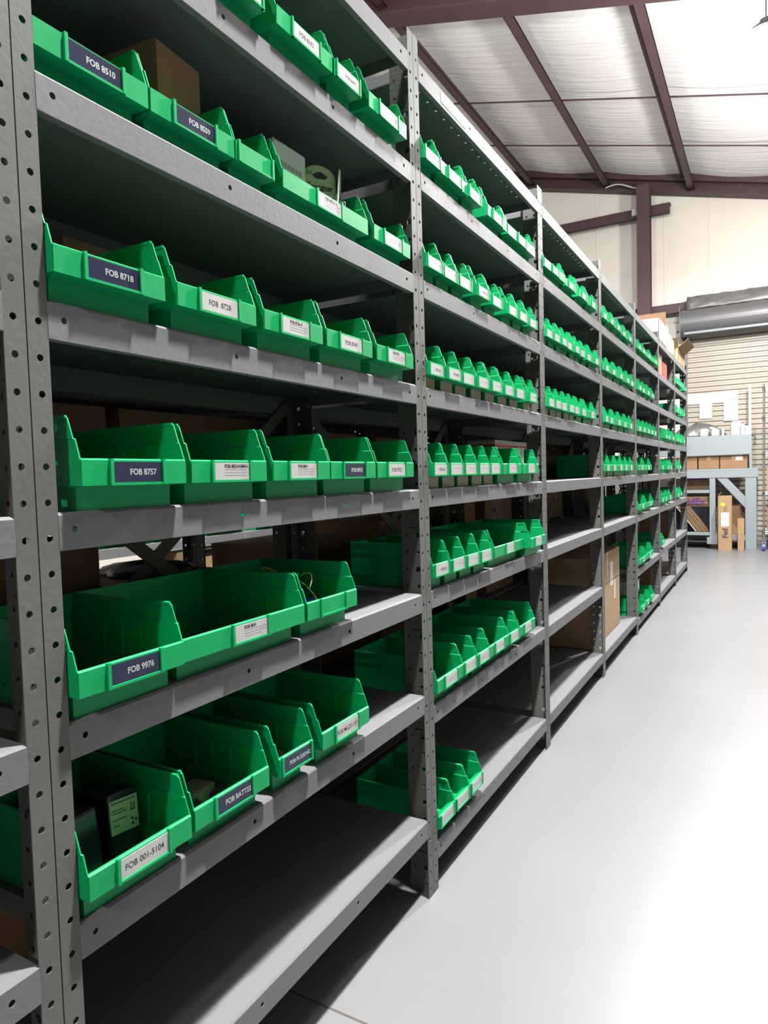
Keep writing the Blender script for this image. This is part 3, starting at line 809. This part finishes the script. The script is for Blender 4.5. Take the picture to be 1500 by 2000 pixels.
# second section: white box with red stripe behind bins, clear tubes, small white box
rs = carton('white_box', -.44, -.345, 3.262, 3.262, 0, .1, 'x') if False else None
r1 = empty('white_box', (-.38, 3.53, S4)); tag(r1, 'white box with a red stripe standing on the fourth shelf of the third section', 'box')
mb = MB(); mb.box(-.07, .08, -.26, .26, 0, .212); link('body', mb.mesh('body', M['white'], bevel=.003), r1)
mb = MB(); mb.box(.0802, .0808, -.26, .26, .175, .188); mb.box(-.07, .0808, -.2608, -.2602, .175, .188); link('stripe', mb.mesh('stripe', M['red']), r1)
for i, y in enumerate((2.850, 2.900)):
    r_ = empty('clear_tube', (-.052, y, S4 + .004)); tag(r_, 'clear plastic tube standing upright in a bin, %s of two' % ('left' if i == 0 else 'right'), 'tube', 'clear tubes in the fourth shelf bin')
    mb = MB(); mb.cyl((0, 0, 0), (0, 0, .138), .019, 20, cap=False); mb.cyl((0, 0, 0), (0, 0, .002), .019, 20)
    link('wall', mb.mesh('wall', M['glass'], smooth=False, solid=.0015), r_)
    mb = MB(); mb.cyl((0, 0, .138), (0, 0, .143), .0202, 20, cap=False); link('rim', mb.mesh('rim', M['glass'], solid=.001), r_)
carton('small_box', -.13, -.05, 2.235, 2.30, LV[2][6] + .004, .082, 'small white printed box standing in a bin of the sixth bin shelf', cat='box', m='white', tape=False)
# cartons lower down, fourth section
tc = carton('cardboard_box', -.455, -.075, 4.40, 5.27, LV[4][7] + .0025, .585, 'tall brown carton filling the bottom of the fourth section', m='card2', white_label=('+x', .10, .19, .33, .50), axis='x')
mb = MB(); mb.box(.190, .1915, .24, .27, .22, .36); link('paper_label', mb.mesh('paper_label', M['white']), tc)
mb = MB(); mb.box(.190, .1925, -.435, .435, .375, .379); link('fold_line', mb.mesh('fold_line', M['card']), tc)
# cartons added in the rack row behind to block light (each on its own shelf of the rear row)
rnd = random.Random(11)
for u in (1, 2, 3, 4, 5):
    for s in (1, 2, 3, 4, 5, 6, 7):
        z = LV[2][s] + .0025
        if u == 1 and s in (4, 5): ys = [(.88, .48), (1.37, .40)] if s == 5 else [(.92, .48), (1.46, .52)]
        else:
            a = POST[u] + .30; ys = [(a, .46), (a + .62, .48)]
        for j, (yc, wd) in enumerate(ys):
            hgt = rnd.uniform(.16, .24) if s < 7 else .33
            if (u, s) == (1, 5): hgt = (.22, .085)[j]
            if (u, s) == (1, 4): hgt = .235
            if (u, s) == (2, 5) and j == 0: hgt = .12
            lb = '%s carton added to block light, rear row %s, behind the %s%s' % ('brown', SHN[s].replace(' bin', ''), SEC[u], '' if len(ys) == 1 else (', nearer' if j == 0 else ', farther'))
            carton('cardboard_box', -.94, -.56, yc - wd / 2, yc + wd / 2, z, hgt, lb, group='added light-blocking cartons in the rear row', tape=False)
# crumpled dark bag on the rear row seen through the gap
def crumple(name, cx, cy, z0, rx, ry, h, m, label, cat, seed=1, n=28, k=12):
    rnd = random.Random(seed); mb = MB(); ph = [rnd.uniform(0, 6.28) for _ in range(12)]
    for i in range(k + 1):
        for j in range(n):
            a = 2 * math.pi * j / n; t = i / k * math.pi / 2
            q = 1 + .10 * math.sin(3 * a + ph[0] + 2 * t) + .07 * math.sin(7 * a + ph[1]) + .05 * math.sin(11 * a + 9 * t + ph[2])
            rr = math.cos(t) * q
            zz = h * math.sin(t) * (1 + .15 * math.sin(2 * a + ph[3]) + .10 * math.sin(5 * a + ph[4]))
            mb.v.append((cx + rx * rr * math.cos(a), cy + ry * rr * math.sin(a), z0 + max(0, zz)))
    for i in range(k):
        for j in range(n):
            b = (j + 1) % n
            mb.f.append((i * n + j, i * n + b, (i + 1) * n + b, (i + 1) * n + j)); mb.m.append(0)
    mb.f.append(tuple(range(n))[::-1]); mb.m.append(0)
    me = mb.mesh(name, m, smooth=True)
    me.transform(Matrix.Translation((-cx, -cy, -z0)))
    o = link(name, me, None, (cx, cy, z0)); tag(o, label, cat); return o
crumple('plastic_bag', -.745, 1.42, .944 + .0025 + .0865, .15, .14, .03, M['darkp'], 'crumpled dark bag on the rear row seen below the FOB 8824 bin', 'bag', 5)
# bins and boxes across the hidden aisle
for i, (y, w, z) in enumerate([(2.55, .357, .955), (2.86, .207, .955), (3.35, .357, .955), (3.75, .207, .955), (4.09, .357, .955), (4.65, .357, .955),
                               (3.4, .357, 1.2584), (4.0, .357, 1.2584), (4.7, .357, 1.2584), (5.2, .357, .955)]):
    make_bin(y, w, z + .0012, -2.18, 'green bin across the hidden aisle, %s, %s from left' % ('lower row' if z < 1 else 'upper row', ORD[i if z < 1 else i - 6] if not (z < 1 and i == 9) else 'last'),
             'green bins across the hidden aisle', 'blank')
carton('cardboard_box', -2.6, -2.25, 3.15, 4.0, .583 + .0025, .26, 'pale carton on the rack across the hidden aisle', m='card2')

# ---- things on and in the far sections
T = 2.5252 + .0025
open_carton('cardboard_box', -.36, .0, 6.925, 7.44, T, .20, 'large open white carton with brown flaps on top of the sixth section', m='white', m2='card', flap=.15, angs=(None, 5, -8, None))
carton('cardboard_box', -.30, -.01, 7.50, 7.70, T, .245, 'tan carton behind the open white carton on top of the rack', m='card2')
carton('cardboard_box', -.28, .0, 7.72, 7.88, T, .175, 'pale grey white carton on top of the rack beside the tan carton', m='white', tape=False)
carton('cardboard_box', -.28, .0, 7.90, 8.08, T, .16, 'grey flat carton leaning at the end of the white cartons on top', m='paper', tape=False)
open_carton('cardboard_box', -.34, -.005, 8.55, 9.22, T, .17, 'open tan carton with spread flaps on the end of the rack top', m='card2', flap=.14, angs=(50, 35, -10, 50))
carton('cardboard_box', -.30, -.03, 7.00, 7.35, LV[6][1] + .0025, .22, 'brown carton on the top bin shelf of the sixth section', m='card')
carton('red_box', -.22, -.03, 7.42, 7.72, LV[6][1] + .0025, .17, 'red and white printed box on the top bin shelf of the sixth section', cat='box', m='red', tape=False)
carton('cardboard_box', -.40, -.05, 8.22, 8.62, LV[7][6] + .0025, .28, 'tan carton on the second lowest shelf of the farthest section', m='card')
carton('cardboard_box', -.42, -.10, 7.00, 7.75, LV[6][7] + .0025, .24, 'wide grey brown carton on the lowest shelf of the sixth section', m='card')
crumple('plastic_bag', -.08, 8.60, LV[7][2] + .09, .07, .12, .10, M['white'], 'white foam bag bulging out of a bin in the farthest section', 'bag', 8)
g = mat('clear_tub_plastic', (.6, .68, .7), .15, trans=.6)
r_ = empty('clear_tub', (-.14, 5.95, LV[5][7] + .15)); tag(r_, 'clear plastic tub resting on the lowest bins of the fifth section', 'tub')
mb = MB(); mb.box(-.08, .08, -.12, .12, 0, .10); link('body', mb.mesh('body', g, bevel=.006), r_)
mb = MB(); mb.box(-.085, .085, -.125, .125, .10, .108); link('rim', mb.mesh('rim', M['paper'], bevel=.002), r_)
for i, (y, z, c) in enumerate([(7.15, LV[6][6] + .0025, 'yellow')]):
    mb = MB(); mb.cyl((0, 0, 0), (0, 0, .16), .035, 20); mb.cyl((0, 0, .16), (0, 0, .19), .018, 16)
    o = link('bottle', mb.mesh('bottle', M[c], bevel=.003), None, (-.10, y + .12, z)); tag(o, 'yellow capped bottle on the second lowest shelf of the sixth section', 'bottle')
# shipping tape stuck on the top shelf lip
mb = MB(); mb.box(.0006, .0016, -.10, .10, -.044, -.014)
o = link('label_strip', mb.mesh('label_strip', M['paper']), None, (0, 2.13, 2.5252)); tag(o, 'worn pale label strip stuck on the top shelf lip of the second section', 'label strip')

# ---------------------------------------------------------------- workbench at the roll-up door
BY = 12.0
root = empty('workbench', (-.2, BY, 0)); tag(root, 'pale blue grey painted wooden workbench with riser shelf before the roll-up door', 'workbench')
def part(name, parent, *boxes, m='bench', bev=.004):
    mb = MB()
    for b in boxes: mb.box(b[0] + .2, b[1] + .2, b[2], b[3], b[4], b[5])
    return link(name, mb.mesh(name, M[m], bevel=bev), parent)
part('tabletop', root, (-1.35, .755, 0, .78, 1.245, 1.28))
part('apron', root, (-1.35, .755, -.002, .036, 1.14, 1.244))
part('leg', root, (.575, .73, .005, .045, 0, 1.139), (.69, .73, .045, .12, 0, 1.139))
part('leg', root, (.575, .73, .70, .78, 0, 1.244))
part('leg', root, (.07, .155, .005, .09, 0.10, 1.139), (.03, .185, .0, .10, 0.08, .19))
part('leg', root, (-1.30, -1.18, .005, .09, 0, 1.139)); part('leg', root, (-1.30, -1.18, .70, .78, 0, 1.244))
mb = MB(); mb.prism([(.17 + .2, 1.138), (.32 + .2, 1.138), (.575 + .2, .84), (.575 + .2, .66)], lambda u, v, t: (u, t, v), .012, .05)
link('diagonal_brace', mb.mesh('diagonal_brace', M['bench'], bevel=.003), root)
part('riser_panel', root, (-1.35, .665, .10, .13, 1.50, 1.815)); part('riser_shelf', root, (-1.35, .665, .13, .60, 1.79, 1.815))
part('riser_post', root, (.63, .668, .10, .14, 1.281, 1.50)); part('riser_post', root, (-1.35, -1.31, .10, .14, 1.281, 1.50))
part('rail', root, (-1.18, .07, .02, .05, .90, .95)); part('lower_rail', root, (-1.18, .07, .0, .05, .22, .27)); part('lower_rail', root, (.155, .575, .02, .05, .15, .23))
part('lower_shelf', root, (-1.18, .575, .10, .74, .10, .118), m='darkp')
for i, (x0, x1, lb) in enumerate([(-.62, -.12, 'brown carton under the bench riser, left of three'), (-.10, .20, 'brown carton under the bench riser, middle of three'), (.215, .60, 'brown taped carton under the bench riser, right of three')]):
    carton('cardboard_box', x0, x1, BY + .16, BY + .56, 1.2825, .20, lb, group='cartons under the bench riser', m='card', white_label=('-y', .03, .13, .13, .195) if i == 2 else None)
# purple lettered cartons below the bench
def lettered(x0, x1, y0, z0, h, txt, label, size):
    c = carton('cardboard_box', x0, x1, y0, y0 + .3, z0, h, label, group='purple lettered cartons below the bench', m='card2', tape=False)
    me = text_mesh(txt, size, M['purple'], .004).copy(); me.transform(Matrix.Rotation(R(-90), 4, 'Z'))
    link('lettering', me, c, (0, -.152, .195 if h > .2 else h * .5)); return c
lettered(-.45, .07, BY + .30, .955, .265, 'FedEx', 'tan carton with purple lettering on the rail below the tabletop', .15)
lettered(-.45, .04, BY + .36, .66, .17, 'FedEx', 'tan carton with purple lettering on the dark box behind the cardboard sheets', .15)
carton('black_box', -.50, .055, BY + .30, BY + .69, .1195, .535, 'large black box on the lower bench shelf behind the leaning sheets', cat='box', m='blackp', tape=False)
part('shelf_cleat', root, (-1.18, .07, .28, .66, .94, .953))
# flattened cardboard sheets leaning
for i in range(9):
    t = .010; L_ = .50; a = R(36)
    mb = MB(); mb.box(-t / 2, t / 2, 0, .22, 0, L_)
    o = link('cardboard_sheet', mb.mesh('cardboard_sheet', M['white'] if i == 0 else M['card' if i % 3 else 'card2'], bevel=.001), None,
             (-.135 + i * .0225, BY + .065, .285), (0, -a, 0))
    o.location.z = .2715 + .0045
    tag(o, 'flattened cardboard sheet leaning below the bench, %s from the left' % (ORD[i]) if i else 'white edged board leaning leftmost before the flattened cardboard sheets', 'cardboard sheet', 'leaning cardboard sheets')
# tall shipping carton and small carton before the bench
sb = carton('shipping_box', .205, .395, BY - .20, BY - .03, 0, .86, 'tall narrow shipping carton with yellow sticker standing before the bench', m='card2', tape=False)
mb = MB(); mb.box(-.055, .06, -.0865, -.085, .385, .60); link('paper_label', mb.mesh('paper_label', M['white']), sb)
mb = MB(); rnd = random.Random(3)
for k_ in range(5): mb.box(-.045, .05 - rnd.uniform(0, .04), -.0872, -.0865, .42 + k_ * .034, .427 + k_ * .034)
link('fine_print', mb.mesh('fine_print', M['ink2']), sb)
mb = MB(); c_, s_ = math.cos(.5), math.sin(.5)
mb.prism([(-.03, -.022), (.03, -.022), (.03, .022), (-.03, .022)], lambda u, v, t: (-.028 + u * c_ + v * s_, t, .725 - u * s_ + v * c_), -.0866, -.085)
link('sticker', mb.mesh('sticker', M['yellow']), sb)
def up_text(txt, size, m, bold):
    me = text_mesh(txt, size, m, bold).copy()
    me.transform(Matrix.Rotation(R(-90), 4, 'Z')); me.transform(Matrix.Rotation(R(-90), 4, 'Y')); return me
link('lettering', up_text('Fed', .105, M['black'], .003), sb, (.005, -.0866, .275))
mb = MB()
for q in (-.012, .014): 
    z = .61
    while z < .70: mb.box(q, q + .008, -.0868, -.085, z, z + .010); z += .0145
link('fine_print', mb.mesh('fine_print', M['black']), sb)
mb = MB(); mb.prism([(-.095, .86), (-.055, .92), (-.05, .918), (-.088, .858)], lambda u, v, t: (u, t, v), -.08, .08); link('flap', mb.mesh('flap', M['card2']), sb)
carton('cardboard_box', .475, .565, BY - .15, BY - .03, 0, .50, 'small upright brown carton between the tall shipping carton and bench leg', m='card2', axis='x')
carton('cardboard_box', .19, .56, BY + .25, BY + .68, .1195, .56, 'brown carton in shadow on the lower bench shelf behind the diagonal brace', m='card', tape=False)
# things on the bench riser
RZ = 1.8165
crumple('plastic_bag', -.12, BY + .38, RZ, .36, .17, .20, M['bag'], 'grey crumpled plastic bag slumped on the bench riser', 'bag', 3, n=40, k=16)
def jar(x, y, r, h, m, label, name='container', cat='container', cap=None):
    root = empty(name, (x, y, RZ)); tag(root, label, cat, 'white containers on the bench riser')
    mb = MB(); mb.cyl((0, 0, 0), (0, 0, h), r, 24); link('body', mb.mesh('body', M[m], bevel=r * .15), root)
    mb = MB(); mb.cyl((0, 0, h), (0, 0, h + .02), r * .8, 20); link('cap', mb.mesh('cap', M[cap or m], bevel=.002), root)
jar(-.02, BY + .17, .062, .10, 'white', 'squat white container in front of the grey bag, left of two')
jar(.145, BY + .17, .062, .085, 'white', 'squat white container in front of the grey bag, right of two')
jar(.255, BY + .20, .018, .09, 'white', 'thin white bottle right of the squat white containers', 'bottle', 'bottle')
jar(.44, BY + .30, .085, .20, 'white', 'large white jug near the right end of the bench riser', 'jug', 'jug')
jar(.535, BY + .20, .028, .17, 'white', 'slim white bottle with red cap on the bench riser', 'bottle', 'bottle', cap='red')
carton('white_box', .57, .65, BY + .16, BY + .30, RZ, .13, 'small white box at the right end of the bench riser', cat='box', m='white', tape=False)
mb = MB(); mb.tube([(.67, BY + .2, 1.80), (.70, BY + .18, 1.79), (.715, BY + .17, 1.72), (.70, BY + .17, 1.64)], .012, 8)
o = link('strap', mb.mesh('strap', M['bag'], smooth=True), None); tag(o, 'grey strap hanging off the right end of the bench riser', 'strap')
# papers hanging at the door behind the bench
def sheet(x0, x1, z0, z1, label, name='paper_sheet', cat='paper', m='white'):
    mb = MB(); mb.box(-(x1 - x0) / 2, (x1 - x0) / 2, 0, .004, 0, z1 - z0)
    o = link(name, mb.mesh(name, M[m]), None, ((x0 + x1) / 2, 13.118, z0)); tag(o, label, cat); return o
sheet(-.38, .22, 2.42, 2.60, 'wide white sheet hung on the roll-up door above the bench')
sheet(-.16, .04, 2.16, 2.42, 'small white sheet hung below the wide sheet on the roll-up door')
s_ = sheet(.22, .44, 2.10, 2.62, 'tall white notice hung on the roll-up door')
mb = MB(); 
for q in range(9): mb.box(-.09 + q * .02, -.077 + q * .02, -.001, .0, .36, .385)
link('lettering', mb.mesh('lettering', M['ink2']), s_)
mb = MB(); mb.cyl((.62, 12.95, 1.0), (.62, 12.95, 2.68), .022, 14)
me = mb.mesh('pole', M['white'], smooth=True)
o = link('white_pole', me); tag(o, 'white pole standing upright behind the right end of the bench', 'pole')
mb = MB(); mb.box(.60, .64, 12.93, 12.97, 0, 1.0); o2 = link('pole_base', mb.mesh('pole_base', M['white']), o)

# ---------------------------------------------------------------- chrome wire shelving at the right edge
root = empty('wire_shelving', (.83, 11.9, 0)); tag(root, 'chrome wire shelving trolley on blue castors at the right frame edge', 'wire shelving')
for (px, py) in ((0, 0), (1.1, 0), (0, .45), (1.1, .45)):
    mb = MB(); mb.cyl((px, py, .13), (px, py, 2.55), .0135, 14)
    for q in range(60): mb.cyl((px, py, .2 + q * .04), (px, py, .204 + q * .04), .0148, 12)
    p = link('post', mb.mesh('post', M['chrome']), root)
    mb = MB(); mb.cyl((px - .016, py, .062), (px + .016, py, .062), .06, 24)
    c = link('castor_wheel', mb.mesh('castor_wheel', M['blue'], bevel=.004), p)
    mb = MB(); mb.box(px - .024, px - .019, py - .03, py + .03, .06, .135); mb.box(px + .019, px + .024, py - .03, py + .03, .06, .135); mb.box(px - .024, px + .024, py - .03, py + .03, .13, .138)
    link('castor_fork', mb.mesh('castor_fork', M['chrome']), p)
for z in (.30, .90, 1.50, 2.05, 2.5):
    mb = MB()
    for y in (0, .45): mb.cyl((0, y, z), (1.1, y, z), .005, 8); mb.cyl((0, y, z - .03), (1.1, y, z - .03), .004, 8)
    for x in (0, 1.1): mb.cyl((x, 0, z), (x, .45, z), .005, 8); mb.cyl((x, 0, z - .03), (x, .45, z - .03), .004, 8)
    for q in range(1, 40): mb.cyl((q * .0275, 0, z + .004), (q * .0275, .45, z + .004), .0022, 6)
    s_ = link('wire_shelf', mb.mesh('wire_shelf', M['chrome']), root)
    mb = MB()
    for (px, py) in ((0, 0), (1.1, 0), (0, .45), (1.1, .45)): mb.cyl((px, py, z - .04), (px, py, z + .012), .021, 12)
    link('collar', mb.mesh('collar', M['darkp']), s_)
carton('cardboard_box', .87, 1.5, 11.94, 12.30, .9085, .36, 'brown carton on the wire shelving, third level', m='card2')
carton('cardboard_box', .87, 1.5, 11.94, 12.30, .3085, .36, 'brown carton on the lowest wire shelf', m='card', tape=False)
